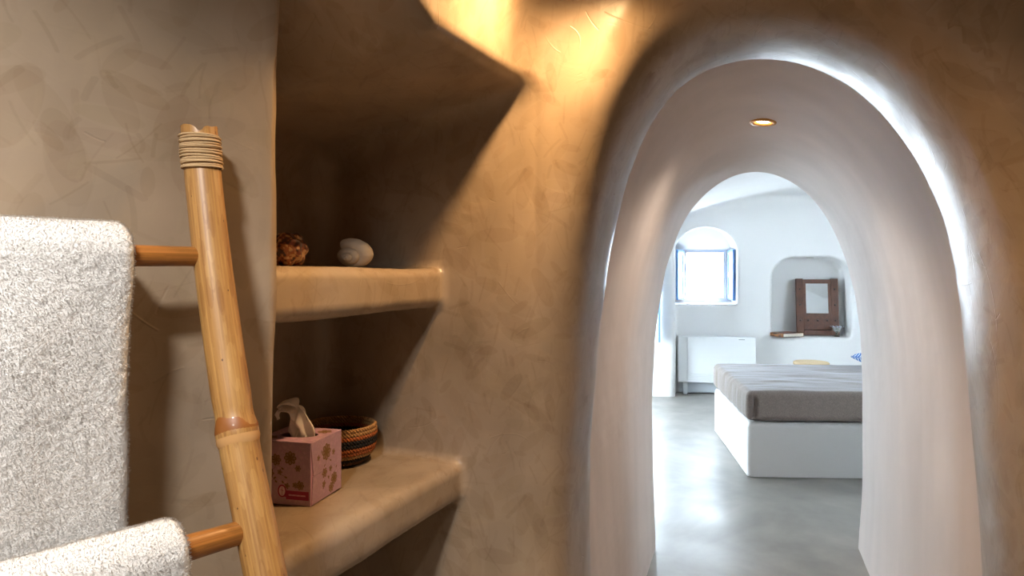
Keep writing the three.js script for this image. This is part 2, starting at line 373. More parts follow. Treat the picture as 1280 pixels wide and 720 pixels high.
// ---------------------------------------------------------------- the cave shell
function whichPiece([x, y, d], nn) {
  const t = passT(x, d), a = hallA(x, d), b = hallB(x, d);
  if (y < -0.04) return null;
  if (d > 3.6) {
    const c = Math.abs(passC(x, d));
    if (c < 0.62 && y < 2.1 && t < TL + 0.3 && d < 3.72) return 'passage';
    const e = bedE(x, d), g = bedG(x, d);
    if (nn[1] > 0.9 && y > 1.9) return 'bed_ceiling';
    if (g > -0.5) return 'bed_far';
    if (e < -2.2) return 'bed_left';
    if (e > 3.0) return 'bed_right';
    return 'bed_near';
  }
  if (t > 0.035) return 'passage';
  for (const i of [0, 1]) if (shelfField(i, x, y, d) < 0.004) return 'shelf' + i;
  if (b > -0.03 && a > -0.65) return 'hall_front';
  if (y > 2.1 && nn[1] > 1.2) return 'hall_ceiling';
  if (a > 1.4) return 'hall_right';
  if (b < -2.6) return 'hall_rear';
  if (b > -0.69 || (a < -0.2 && b > -0.9)) return wallW(x, d) > -0.02 && b < -0.6 ? 'hall_left' : 'niche';
  return 'hall_left';
}
const PIECES = {
  hall_front: ['wall_front', plasterHall, hallTint, 'ochre brown polished plaster wall with the rounded lip of the arched passage', 'wall'],
  niche: ['wall_niche', plasterHall, hallTint, 'brown plaster walls and sloping soffit of the shadowed shelf niche', 'wall'],
  hall_left: ['wall_left', plasterHall, hallTint, 'grey beige plaster partition wall behind the bamboo ladder', 'wall'],
  hall_right: ['wall_right', plasterHall, hallTint, 'plain brown plaster right wall of the bathroom', 'wall'],
  hall_rear: ['wall_rear', plasterHall, hallTint, 'plain brown plaster rear wall of the bathroom', 'wall'],
  hall_ceiling: ['ceiling', plasterHall, hallTint, 'low brown plaster ceiling of the bathroom', 'ceiling'],
  passage: ['wall_passage', plasterPass, passTint, 'pale pinkish plaster arched vault of the passage to the bedroom', 'wall'],
  bed_far: ['wall_far', plasterWhite, whiteTint, 'white plaster far wall of the bedroom with arched window and mirror niche', 'wall'],
  bed_left: ['wall_bedroom_left', plasterWhite, whiteTint, 'white plaster left wall of the bedroom with the balcony door opening', 'wall'],
  bed_right: ['wall_bedroom_right', plasterWhite, whiteTint, 'white plaster right wall of the bedroom', 'wall'],
  bed_near: ['wall_bedroom_near', plasterWhite, whiteTint, 'white plaster near wall of the bedroom round the passage', 'wall'],
  bed_ceiling: ['ceiling_bedroom', plasterWhite, whiteTint, 'white plaster barrel vault of the bedroom', 'ceiling'],
};
const SHELF_LABEL = ['upper brown plaster shelf carrying the two seashells', 'lower brown plaster shelf carrying the tissue box and basket'];
const collected = {};
function run(lo, hi, h, keep) {
  const net = nets(plaster, lo, hi, h, (c, n) => ((keep && !keep(c)) || air0(...c) > ROCK + 0.02 ? null : whichPiece(c, n)));
  for (const [key, list] of net.quads) {
    const tint = key.startsWith('shelf') ? hallTint : PIECES[key][2];
    (collected[key] ??= []).push(netGeometry(net, list, -1, tint));
  }
}
const inPassageEnd = (c) => c[0] > 0.36 && c[0] < 2.44;
run([-0.98, -0.06, 0.30], [2.5, 2.5, 3.8], 0.0155, (c) => c[2] < 3.62 || inPassageEnd(c));            // the part in view, fine
run([-2.3, -0.12, -2.2], [3.0, 2.52, 0.38], 0.045);                                                    // behind the camera
run([-2.6, -0.12, 0.27], [-0.93, 2.52, 2.6], 0.045);                                                   // left of it
run([-1.5, -0.1, 3.5], [6.4, 2.7, 9.3], 0.0265, (c) => c[2] > 3.6 && !(inPassageEnd(c) && c[2] < 3.745));
for (const key in collected) {
  const geo = collected[key].length > 1 ? mergeGeometries(collected[key]) : collected[key][0];
  if (key.startsWith('shelf')) { const i = +key[5]; tag(mesh('plaster_shelf', geo, plasterHall), SHELF_LABEL[i], 'shelf', 'built-in plaster shelves of the niche'); } else {
    const [name, mat, , label, category] = PIECES[key]; struct(name, geo, mat, label, category);
  }
}
// the rock round the rooms, so that daylight enters only through the openings
{
  const rock = (x, y, d) => Math.max(air0(x, y, d) - ROCK, -openings(x, y, d, 0.06));
  const net = nets(rock, [-3.2, -0.4, -2.9], [6.9, 3.0, 9.9], 0.085, (c) => (air0(...c) > 0.05 ? 'rock' : null));
  struct('wall_outer', netGeometry(net, net.quads.get('rock'), 1, null), std({ color: 0xb9b2a6, roughness: 0.95 }), 'rough outer face of the rock walls round the cave rooms', 'wall');
}
// floor: polished cement, one slab
{
  const tex = dataTex(1024, 1024, (u, v) => { const n = tile(u, v, 7, 6) + 0.5 * tile(u, v, 22, 4, 13); const k = 0.57 + 0.10 * n; return [k, k * 0.975, k * 0.93]; }, true, 0.42, 0.42);
  const rt = dataTex(512, 512, (u, v) => clamp(0.70 + 0.24 * tile(u, v, 6, 5, 77), 0.3, 1), false, 0.6, 0.6);
  const g = new THREE.BoxGeometry(10, 0.2, 13); g.translate(2.0, -0.1, -3.4);
  const p = g.attributes.position, uv = g.attributes.uv; for (let i = 0; i < p.count; i++) uv.setXY(i, p.getX(i), p.getZ(i));
  struct('floor', g, std({ color: 0xffffff, map: tex, roughness: 0.5, roughnessMap: rt }), 'polished grey cement floor', 'floor');
}


// ---------------------------------------------------------------- recessed lamps
{
  const metal = std({ color: 0xb9b4aa, metalness: 0.9, roughness: 0.35 }), white = std({ color: 0xe9e6e0, roughness: 0.5 });
  const spec = [
    { name: 'recessed_downlight', label: 'small recessed ceiling downlight above the shelf niche bulkhead', glow: 30, light: HALL_LAMP, color: WARM, angle: 1.35, ring: metal },
    { name: 'recessed_downlight', label: 'lit round recessed downlight in the arched passage ceiling', glow: 14, light: TUNNEL_LAMP, color: MIDWARM, angle: 1.1, ring: std({ color: 0xc08a45, metalness: 0.6, roughness: 0.4 }) },
    { name: 'recessed_downlight', label: 'round recessed bathroom downlight over the towel ladder', glow: 30, light: BATH_LAMP, color: SOFTWARM, angle: 1.34, soft: 3, ring: metal },
    { name: 'recessed_downlight', label: 'round recessed bathroom downlight in the rear part of the ceiling', glow: 30, light: BATH_LAMP_2, color: SOFTWARM, angle: 1.2, soft: 3, ring: metal },
    { name: 'recessed_downlight', label: 'small unlit steel downlight in the top of the mirror niche', glow: 0, light: 0, ring: metal },
  ];
  LAMPS.forEach(({ p, n, r }, i) => {
    const k = spec[i], o = thing(k.name, k.label, 'lamp', V(...p));
    o.quaternion.setFromUnitVectors(new THREE.Vector3(0, 1, 0), new THREE.Vector3(n[0], n[1], -n[2]));
    mesh('ring', lathe([[r - 0.004, 0.01], [r - 0.004, -0.004], [r, -0.008], [r + 0.010, -0.008], [r + 0.013, -0.003], [r + 0.013, 0.012]], 40), k.ring, o);
    mesh('housing', lathe([[r - 0.003, 0.0], [r - 0.004, 0.03], [r - 0.010, 0.05], [0.001, 0.052]], 40), k.glow ? k.ring : white, o);
    const bulb = lathe([[0.0005, -0.002], [r - 0.014, -0.001], [r - 0.007, 0.006], [r - 0.006, 0.04]], 32);
    mesh('bulb', bulb, k.glow ? std({ color: 0xfff2da, emissive: k.color, emissiveIntensity: k.glow, roughness: 0.4 }) : std({ color: 0xd8dade, roughness: 0.2 }), o);
    if (k.light) {
      const l = new THREE.SpotLight(k.color, k.light, 0, k.angle, 0.5, 2);
      l.position.set(0, -0.012, 0); l.target.position.set(0, -1, 0); l.castShadow = true; l.shadow.radius = k.soft || 1.2; l.name = 'downlight_beam';
      o.add(l, l.target);
    }
  });
}

// ---------------------------------------------------------------- bedroom: windows, shutters
const whitePaint = std({ color: 0xf2f4f5, roughness: 0.45 }), bluePaint = std({ color: 0x3a6ba3, roughness: 0.5 }), paleBlue = std({ color: 0x86aad0, roughness: 0.5 }), steel = std({ color: 0x9aa0a6, metalness: 0.85, roughness: 0.35 });
const pane = phys({ color: 0xffffff, transmission: 1, thickness: 0, roughness: 0, ior: 1.5 });
const bedTurn = -Math.atan2(BR.s, BR.c);                    // local x along e, local -z along g
function bedGroup(name, label, category, e, y, g) { return thing(name, label, category, bedV(e, y, g), 0, undefined, 0); }
function frameParts(o, w, h, t, dep, mat, name = 'frame_bar') {
  mesh(name, box(t, h, dep, 0.004, -w / 2 + t / 2, h / 2, 0), mat, o); mesh(name, box(t, h, dep, 0.004, w / 2 - t / 2, h / 2, 0), mat, o);
  mesh(name, box(w - 2 * t, t, dep, 0.004, 0, t / 2, 0), mat, o); mesh(name, box(w - 2 * t, t, dep, 0.004, 0, h - t / 2, 0), mat, o);
}
function shutterLeaf(o, w, h, mat, hinge, angle, handle) {
  // leaf hinged at x = 0, spanning +x before turning
  const leaf = new THREE.Group(); leaf.name = 'shutter'; leaf.position.copy(hinge); leaf.rotation.y = angle; o.add(leaf);
  mesh('stile', box(0.05, h, 0.026, 0.003, 0.025, h / 2, 0), mat, leaf); mesh('stile', box(0.05, h, 0.026, 0.003, w - 0.025, h / 2, 0), mat, leaf);
  for (const y of [0.03, h / 2, h - 0.03]) mesh('rail', box(w - 0.1, 0.06, 0.026, 0.003, w / 2, y, 0), mat, leaf);
  for (const y of [h * 0.27, h * 0.73]) mesh('panel', box(w - 0.09, h * 0.4, 0.012, 0.002, w / 2, y, 0), mat, leaf);
  for (const y of [h * 0.2, h * 0.8]) mesh('hinge', box(0.02, 0.06, 0.032, 0.002, 0.0, y, 0), steel, leaf);
  if (handle) { mesh('latch', mergeGeometries([box(0.02, 0.09, 0.02, 0.003, w - 0.05, h * 0.46, -0.024), box(0.014, 0.014, 0.05, 0.003, w - 0.05, h * 0.44, -0.03)]), steel, leaf); mesh('latch', box(0.018, 0.045, 0.018, 0.003, w - 0.05, h * 0.76, -0.024), steel, leaf); }
}
{
  const o = bedGroup('window_1', 'small white casement window with opened pale blue shutters in the arched far reveal', 'window', 0.17, 1.11, 0.46);
  o.rotation.y = bedTurn; o.userData.kind = 'structure';
  frameParts(o, 0.54, 0.655, 0.02, 0.05, whitePaint);
  const sash = new THREE.Group(); sash.name = 'sash'; sash.position.set(0, 0.02, 0); o.add(sash);
  frameParts(sash, 0.50, 0.615, 0.02, 0.035, whitePaint, 'sash_bar');
  mesh('glass_pane', box(0.462, 0.577, 0.004, 0.001, 0, 0.3075, 0), pane, sash);
  shutterLeaf(o, 0.30, 0.63, bluePaint, new THREE.Vector3(-0.275, 0.02, 0.055), -(Math.PI / 2 + 0.36), false);
  shutterLeaf(o, 0.30, 0.63, bluePaint, new THREE.Vector3(0.285, 0.02, 0.055), -(Math.PI / 2 - 0.05), true);
  const w2 = bedGroup('window_2', 'white casement window with a pale blue shutter beside the balcony', 'window', -0.745, 0.66, -0.22);
  w2.rotation.y = bedTurn; w2.userData.kind = 'structure';
  frameParts(w2, 0.55, 0.96, 0.035, 0.05, whitePaint);
  mesh('glass_pane', box(0.48, 0.89, 0.004, 0.001, 0, 0.48, 0), pane, w2);
  shutterLeaf(w2, 0.26, 0.93, paleBlue, new THREE.Vector3(0.27, 0.015, 0.14), -(Math.PI / 2 + 0.02), false);
  const dr = bedGroup('door_1', 'white framed balcony door opening in the bedroom', 'door', -2.47, 0, -1.6);
  dr.rotation.y = bedTurn + Math.PI / 2; dr.userData.kind = 'structure';
  frameParts(dr, 0.9, 2.08, 0.06, 0.08, whitePaint);
  const w4 = bedGroup('window_3', 'white framed window in the right bedroom wall', 'window', 3.37, 1.0, -2.45);
  w4.rotation.y = bedTurn + Math.PI / 2; w4.userData.kind = 'structure'; frameParts(w4, 1.0, 0.9, 0.045, 0.06, whitePaint);
}
// ---------------------------------------------------------------- convector heater
{
  const o = bedGroup('wall_heater', 'white flat panel heater standing below the small window', 'heater', 0.224, 0, -0.095); o.rotation.y = bedTurn;
  const W = 0.898;
  mesh('body', box(W, 0.555, 0.13, 0.008, 0, 0.4275, 0), whitePaint, o);
  mesh('front_panel', box(W - 0.11, 0.44, 0.012, 0.003, 0.055, 0.48, 0.068), whitePaint, o);
  mesh('end_panel', box(0.096, 0.545, 0.012, 0.003, -W / 2 + 0.05, 0.4275, 0.068), whitePaint, o);
  for (let i = 0; i < 4; i++) mesh('grille_slat', box(W - 0.12, 0.019, 0.012, 0.002, 0.055, 0.166 + i * 0.026, 0.067), whitePaint, o);
  mesh('badge', box(0.07, 0.007, 0.003, 0.001, 0.29, 0.675, 0.0745), steel, o);
  for (const x of [-0.36, 0.36]) mesh('foot', box(0.05, 0.15, 0.09, 0.004, x, 0.076, -0.01), std({ color: 0xd5d9dc, roughness: 0.5 }), o);
  mesh('plinth', box(W - 0.04, 0.13, 0.02, 0.003, 0, 0.086, -0.03), std({ color: 0xc5cbd0, roughness: 0.6 }), o);
}
// ---------------------------------------------------------------- bed
const BED = { x: 1.708, d: 4.94, sx: 0.9987, sd: -0.05, wx: 0.1295, wd: 0.9916, S: 2.25, W: 1.485 };
const bedPoint = (s, w) => [BED.x + s * BED.sx + w * BED.wx, BED.d + s * BED.sd + w * BED.wd];
{
  const lin = dataTex(256, 256, (u, v) => { const n = 0.88 + 0.16 * tile(u, v, 40, 3) + 0.05 * Math.sin(u * 256 * 1.57) * Math.sin(v * 256 * 1.57); return n; }, true, 6, 6);
  const det = BED.sx * BED.wd - BED.sd * BED.wx;
  const bedSW = (x, d) => { const X = x - BED.x, D = d - BED.d; return [(X * BED.wd - D * BED.wx) / det, (D * BED.sx - X * BED.sd) / det]; };
  const baseF = (x, y, d) => { const [s, w] = bedSW(x, d); return sbox(s, 0, BED.S, y, -0.2, 0.398, w, 0, BED.W, 0.035) + 0.0015 * noise(x * 6, y * 6, d * 6); };
  let net = nets(baseF, [1.6, -0.05, 4.7], [4.25, 0.5, 6.6], 0.022, (c) => (c[1] < 0.0 ? null : 'a'));
  tag(mesh('bed_base', netGeometry(net, net.quads.get('a'), 1, whiteTint), plasterWhite), 'white plastered masonry bed platform under the taupe mattress', 'bed base');
  const matF = (x, y, d) => {
    const [s, w] = bedSW(x, d);
    const bulge = 0.006 * Math.sin(clamp((y - 0.4) / 0.22, 0, 1) * Math.PI);
    let f = sbox(s, -0.008, BED.S - 0.02, y, 0.408, 0.628, w, -0.008, BED.W + 0.005, 0.042) - bulge;
    const top = sstep(0.57, 0.62, y), side = 1 - top;
    f += top * (0.004 * noise(s * 3.2, 4, w * 7 + 0.9 * noise(s * 3, 1, w * 3)) + 0.0018 * noise(s * 6 + 3, 2, w * 17));
    f += side * 0.0035 * noise(s * 16, y * 3, w * 16);
    f += 0.040 * Math.exp(-(((s - 0.05) / 0.013) ** 2)) * sstep(0.05, 0.01, w) * sstep(0.605, 0.54, y);          // tucked corner fold
    f += 0.010 * Math.exp(-(((y - 0.412 - 0.10 * clamp(s, 0, 0.2)) / 0.010) ** 2)) * sstep(0.05, 0.0, w) * sstep(0.28, 0.05, s);
    return f;
  };
  net = nets(matF, [1.6, 0.38, 4.7], [4.25, 0.68, 6.62], 0.0115, () => 'a');
  const sheet = phys({ color: 0x93857c, map: lin, roughness: 0.8, sheen: 0.8, sheenRoughness: 0.45, sheenColor: new THREE.Color(0.75, 0.82, 0.95) });
  tag(mesh('mattress', netGeometry(net, net.quads.get('a'), 1, null), sheet), 'mattress in a fitted taupe sheet on the white bed platform', 'mattress');
}
function pillowGeo(w, h, t, n = 28) {
  const g = new THREE.BoxGeometry(2, 2, 2, n, n, n), p = g.attributes.position;
  for (let i = 0; i < p.count; i++) {
    const x = p.getX(i), y = p.getY(i), z = p.getZ(i), e = Math.pow(Math.max(0, (1 - Math.pow(Math.abs(x), 3)) * (1 - Math.pow(Math.abs(z), 3))), 0.45);
    const pinch = 1 - 0.07 * (1 - Math.abs(x)) * 0 - 0.06 * (1 - x * x) * z * z - 0.06 * (1 - z * z) * x * x;
    p.setXYZ(i, x * w / 2 * pinch, y * t / 2 * (0.06 + e) + 0.004 * noise(x * 4, y * 3, z * 4), z * h / 2 * pinch);
  }
  g.computeVertexNormals(); return g;
}
{
  const tex = dataTex(128, 128, (u, v) => { const k = Math.sin(u * 40) * Math.sin(v * 40 + 2 * Math.sin(u * 13)) + tile(u, v, 6, 3); return k > 0.25 ? [0.74, 0.80, 0.86] : [0.13, 0.33, 0.62]; }, true, 2, 2);
  const c = at(1078, 452, 6.05), m = mesh('pillow', pillowGeo(0.62, 0.42, 0.15), std({ map: tex, color: 0xffffff, roughness: 0.9 }));
  m.position.set(c.x + 0.315, 0.628 + 0.088, c.z); m.rotation.set(0.0, 0.15, 0);
  tag(m, 'blue and white patterned pillow lying on the taupe bed', 'pillow');
}
// ---------------------------------------------------------------- stool behind the bed
{
  const p = at(1014, 452, 7.15), o = thing('round_stool', 'low round stool with a beige seat between bed and mirror niche', 'stool', new THREE.Vector3(p.x, 0, p.z));
  const wood = std({ color: 0xb99a72, roughness: 0.6 }), top = p.y;
  mesh('seat', lathe([[0.0005, top - 0.045], [0.16, top - 0.045], [0.176, top - 0.03], [0.178, top - 0.012], [0.165, top], [0.0005, top + 0.002]], 40), std({ color: 0xc9b08c, roughness: 0.8 }), o);
  for (let i = 0; i < 4; i++) { const a = i * Math.PI / 2 + 0.4, cs = Math.cos(a), sn = Math.sin(a); mesh('leg', sweep([new THREE.Vector3(cs * 0.17, 0, sn * 0.17), new THREE.Vector3(cs * 0.13, top - 0.03, sn * 0.13)], [0.014, 0.018], 12), wood, o); }
  mesh('stretcher', new THREE.TorusGeometry(0.155, 0.008, 8, 40).rotateX(Math.PI / 2).translate(0, 0.2, 0), wood, o);
}
// ---------------------------------------------------------------- mirror, book and goblet in the niche
const woodTex = (base, dark) => dataTex(256, 256, (u, v) => { const n = tile(u, v * 0.999, 6, 4), k = clamp(0.5 + 0.5 * Math.sin(u * 60 + n * 9 + tile(u, v, 3, 2, 9) * 12) * 0.6 + n * 0.6, 0, 1); return [0, 1, 2].map((i) => mix(dark[i], base[i], k)); }, true);
{
  const o = bedGroup('wooden_mirror', 'dark wooden framed mirror leaning in the wall niche', 'mirror', 1.465, 0.712, 0.15); o.rotation.set(0, bedTurn, 0); o.rotateX(-0.10);
  const wt = woodTex([0.40, 0.235, 0.15], [0.22, 0.12, 0.075]); wt.repeat.set(3, 3);
  const wood = std({ map: wt, color: 0xffffff, roughness: 0.55 }), stud = std({ color: 0x2c1710, roughness: 0.4 });
  const W = 0.49, H = 0.69;
  for (const s of [-1, 1]) mesh('stile', box(0.085, H, 0.035, 0.006, s * (W / 2 - 0.0425), H / 2, 0), wood, o);
  mesh('top_rail', box(W - 0.17, 0.05, 0.03, 0.004, 0, H - 0.035, 0), wood, o);
  for (const s of [-1, 1]) mesh('inner_slip', box(0.03, 0.37, 0.026, 0.003, s * 0.145, 0.445, 0.002), wood, o);
  mesh('bottom_panel', box(W - 0.17, 0.20, 0.028, 0.004, 0, 0.165, 0), wood, o);
  mesh('bottom_rail', box(W - 0.17, 0.06, 0.034, 0.004, 0, 0.031, 0), wood, o);
  const sg = new THREE.SphereGeometry(0.013, 14, 8, 0, Math.PI * 2, 0, Math.PI / 2).rotateX(Math.PI / 2);
  for (const s of [-1, 1]) for (const y of [0.18, 0.37, 0.56]) { const m = mesh('stud', sg, stud, o); m.position.set(s * (W / 2 - 0.0425), y, 0.0175); }
  for (const x of [-0.11, 0, 0.11]) { const m = mesh('stud', sg, stud, o); m.position.set(x, 0.18, 0.014); }
  mesh('mirror_glass', box(0.262, 0.37, 0.008, 0.001, 0, 0.452, 0), std({ color: 0xf2f5f6, metalness: 1, roughness: 0.02 }), o);
  const bk = bedGroup('book', 'thick closed book with a printed brown cover lying on the niche sill', 'book', 1.06, 0.708, 0.02); bk.rotation.y = bedTurn + 0.55;
  const cov = dataTex(128, 128, (u, v) => { const n = tile(u, v, 5, 4, 5); return n > 0.08 ? [0.62, 0.42, 0.22] : n < -0.12 ? [0.16, 0.10, 0.07] : [0.40, 0.24, 0.13]; }, true);
  const cover = std({ map: cov, color: 0xffffff, roughness: 0.45 }), page = std({ color: 0xe6dfcf, roughness: 0.8 });
  mesh('cover', box(0.33, 0.004, 0.25, 0.001, 0, 0.042, 0), cover, bk); mesh('cover', box(0.33, 0.004, 0.25, 0.001, 0, 0.002, 0), cover, bk);
  mesh('spine', box(0.006, 0.044, 0.25, 0.002, -0.163, 0.022, 0), cover, bk); mesh('page_block', box(0.315, 0.036, 0.238, 0.001, 0, 0.022, 0), page, bk);
  const go = bedGroup('silver_goblet', 'small ornate silver goblet with a flared rim on the niche sill', 'goblet', 1.645, 0.708, 0.03);
  const silver = std({ color: 0xd7dbe0, metalness: 1, roughness: 0.22 });
  mesh('foot', lathe([[0.0005, 0], [0.032, 0], [0.032, 0.008], [0.02, 0.014], [0.013, 0.03], [0.016, 0.042], [0.011, 0.05]], 28), std({ color: 0x4a443d, metalness: 0.8, roughness: 0.4 }), go);
  mesh('bowl', lathe([[0.011, 0.05], [0.03, 0.062], [0.05, 0.085], [0.058, 0.105], [0.072, 0.112], [0.074, 0.116], [0.055, 0.112], [0.046, 0.09], [0.025, 0.068], [0.0005, 0.062]], 36), silver, go);
  for (let i = 0; i < 10; i++) { const a = i / 10 * Math.PI * 2; const m = mesh('petal', new THREE.SphereGeometry(0.016, 12, 8), silver, go); m.scale.set(1, 0.55, 1); m.position.set(Math.cos(a) * 0.068, 0.122, Math.sin(a) * 0.068); }
}

// ---------------------------------------------------------------- bamboo ladder
const bambooTex = canvasTex(512, 1024, (g, w, h) => {
  g.fillStyle = '#a67a45'; g.fillRect(0, 0, w, h);
  for (let i = 0; i < 900; i++) { const x = rnd() * w, y = rnd() * h, l = 60 + rnd() * 500; g.fillStyle = rnd() > 0.5 ? `rgba(215,165,95,${0.04 + rnd() * 0.09})` : `rgba(105,62,22,${0.04 + rnd() * 0.09})`; const ww = 1 + rnd() * 7; for (const oy of [-h, 0, h]) g.fillRect(x, y + oy, ww, l); }
  for (let i = 0; i < 130; i++) { const x = rnd() * w, y = rnd() * h, r = 5 + rnd() * 34; g.fillStyle = rnd() > 0.5 ? 'rgba(226,186,122,0.16)' : 'rgba(90,48,16,0.13)'; g.beginPath(); g.ellipse(x, y, r * 0.6, r * 1.9, 0, 0, 7); g.fill(); }
  for (let i = 0; i < 26; i++) { g.fillStyle = 'rgba(60,30,10,0.75)'; g.beginPath(); g.ellipse(rnd() * w, rnd() * h, 1.5 + rnd() * 2, 2 + rnd() * 3, 0, 0, 7); g.fill(); }
});
bambooTex.repeat.set(1, 2.2);
const bamboo = phys({ map: bambooTex, color: 0xffffff, roughness: 0.42, clearcoat: 0.12, clearcoatRoughness: 0.4 });
const rungTex = canvasTex(256, 512, (g, w, h) => {
  g.fillStyle = '#925d26'; g.fillRect(0, 0, w, h);
  for (let i = 0; i < 500; i++) { const x = rnd() * w; g.fillStyle = rnd() > 0.5 ? 'rgba(190,125,58,0.10)' : 'rgba(70,34,8,0.10)'; g.fillRect(x, rnd() * h - 100, 1 + rnd() * 4, 60 + rnd() * 300); }
});
rungTex.repeat.set(1, 4);
const rungMat = phys({ map: rungTex, color: 0xffffff, roughness: 0.36, clearcoat: 0.35, clearcoatRoughness: 0.25 });
const twineMat = std({ color: 0xb89a72, roughness: 0.95 });
const nodeMat = phys({ color: 0x8a5220, roughness: 0.5, clearcoat: 0.2 }), cutMat = std({ color: 0xb88a55, roughness: 0.9 });
const RX = -0.670, RD = -0.742;                             // along the rungs, away from the visible stile
const STILE_PX = [[249, 160, 0.922], [252, 200, 0.917], [257, 250, 0.910], [265, 321, 0.899], [281, 440, 0.878], [300, 560, 0.853], [316, 640, 0.837], [331, 715, 0.822]];
const stileKnots = STILE_PX.map((p) => at(...p));
{ const a = stileKnots[stileKnots.length - 2], b = stileKnots[stileKnots.length - 1], dv = b.clone().sub(a); const k = (b.y - 0.01) / -dv.y; stileKnots.push(b.clone().addScaledVector(dv, k * 0.5), b.clone().addScaledVector(dv, k)); }
const stileCurve = new THREE.CatmullRomCurve3(stileKnots, false, 'centripetal');
const stileTop = stileKnots[0];
const topRung = at(265, 321, 0.903), lowRung = at(316, 661, 0.833);
{
  const o = thing('bamboo_ladder', 'leaning bamboo towel ladder with honey brown rungs and twine wrapped tips', 'ladder', new THREE.Vector3(stileKnots.at(-1).x, 0, stileKnots.at(-1).z));
  const local = (p) => p.clone().sub(o.position);
  const across = V(RX, 0, RD);
  const R = 0.0242, n = 260, curve = stileCurve.getSpacedPoints(n), L = stileCurve.getLength();
  const nodeAt = [at(296, 540, 0.855).y, at(296, 540, 0.855).y - 0.42, at(296, 540, 0.855).y - 0.82];
  for (const side of [0, 1]) {
    const shift = across.clone().multiplyScalar(side * 0.50);
    const pts = curve.map((p) => local(p).add(shift));
    const rad = (i, a) => {
      const y = curve[i].y; let r = R * (1 - 0.05 * sstep(1.2, 1.7, y)) * (1 + 0.012 * noise(y * 6, Math.cos(a), Math.sin(a) + side * 5));
      for (const h of nodeAt) { const q = (y - h) / 0.011; r += 0.0022 * Math.exp(-q * q) - 0.0012 * Math.exp(-(((y - h - 0.022) / 0.012) ** 2)); }
      return r;
    };
    // ragged top: two tongues with a notch between
    const cut = (i, a) => (i > 4 ? 0 : (1 - i / 5) * (0.009 * Math.exp(-(((a - 1.15) / 0.22) ** 2)) + 0.004 * sstep(2.2, 0.9, a) * sstep(-0.1, 0.6, a) + 0.0008 * Math.sin(a * 5)));
    const stile = mesh('stile', sweep(pts, rad, 36, { shift: cut }), bamboo, o);
    mesh('hollow', sweep([0, 1, 2, 3, 4, 6, 9].map((i) => pts[i]), () => R * 0.80, 30, { shift: (k, a) => cut([0, 1, 2, 3, 4, 6, 9][k], a) }), cutMat, stile);
    mesh('cut_edge', (() => { // ring between outer and inner wall at the top
      const g = sweep([pts[0], pts[0].clone().add(new THREE.Vector3(0, -1e-4, 0))], (k) => (k ? R * 0.80 : R * 0.96), 36, { shift: (k, a) => cut(0, a) + (k ? 0 : 0) }); return g; })(), cutMat, stile);
    const plug = lathe([[0.0005, 0], [R * 0.8, 0.0]], 24); plug.translate(pts[9].x, pts[9].y, pts[9].z); mesh('septum', plug, cutMat, stile);
    for (const h of nodeAt) { const i = curve.findIndex((p) => p.y < h), q = [-3, -2, -1, 0].map((k) => pts[clamp(i + k, 0, n)]); mesh('node_band', sweep(q, (k, a) => rad(clamp(i - 3 + k, 0, n), a) + (k === 0 || k === 3 ? -0.0005 : 0.0003), 36, { shift: (k, a) => (k < 2 ? 0.0035 * Math.sin(a * 2 + 1) + 0.0015 * Math.sin(a * 5) : 0.0008 * Math.sin(a * 3)) }), nodeMat, stile);
      const q2 = [0, 1, 2].map((k) => pts[clamp(i + k, 0, n)]); mesh('node_ridge', sweep(q2, (k, a) => rad(clamp(i + k, 0, n), a) + (k === 1 ? 0.0011 : -0.0003), 36, { shift: (k, a) => 0.0008 * Math.sin(a * 3) }), cutMat, stile); }
    const turns = 17, tp = [];
    for (let i = 0; i <= turns * 22; i++) { const a = i / 22 * Math.PI * 2, f = i / (turns * 22), y0 = mix(0.013, 0.058, f); const c = stileCurve.getPointAt(y0 / L), q = local(c).add(shift), rr = R * 0.965 + 0.0016 + 0.0006 * Math.sin(i * 0.13) ; tp.push(new THREE.Vector3(q.x + Math.cos(a) * rr, q.y + 0.0010 * Math.sin(a * 0.37) + 0.0007 * Math.sin(a + f * 9), q.z + Math.sin(a) * rr)); }
    mesh('twine_wrap', new THREE.TubeGeometry(new THREE.CatmullRomCurve3(tp), turns * 26, 0.00165, 6), twineMat, stile);
  }
  const rung = (p, r0, r1) => { const pts = []; for (let i = 0; i <= 40; i++) pts.push(local(p).addScaledVector(across, mix(0.0, 0.50, i / 40))); return sweep(pts, (i, a) => mix(r0, r1, Math.min(1, i / 16)) * (1 + 0.02 * noise(i * 0.3, Math.cos(a), Math.sin(a))), 28); };
  mesh('rung', rung(topRung, 0.0128, 0.0135), rungMat, o);
  mesh('rung', rung(lowRung, 0.0140, 0.0160), rungMat, o);
  for (const y of [0.84, 0.50, 0.18]) { const k = curve.find((p) => p.y < y); mesh('rung', rung(k, 0.014, 0.016), rungMat, o); }
}
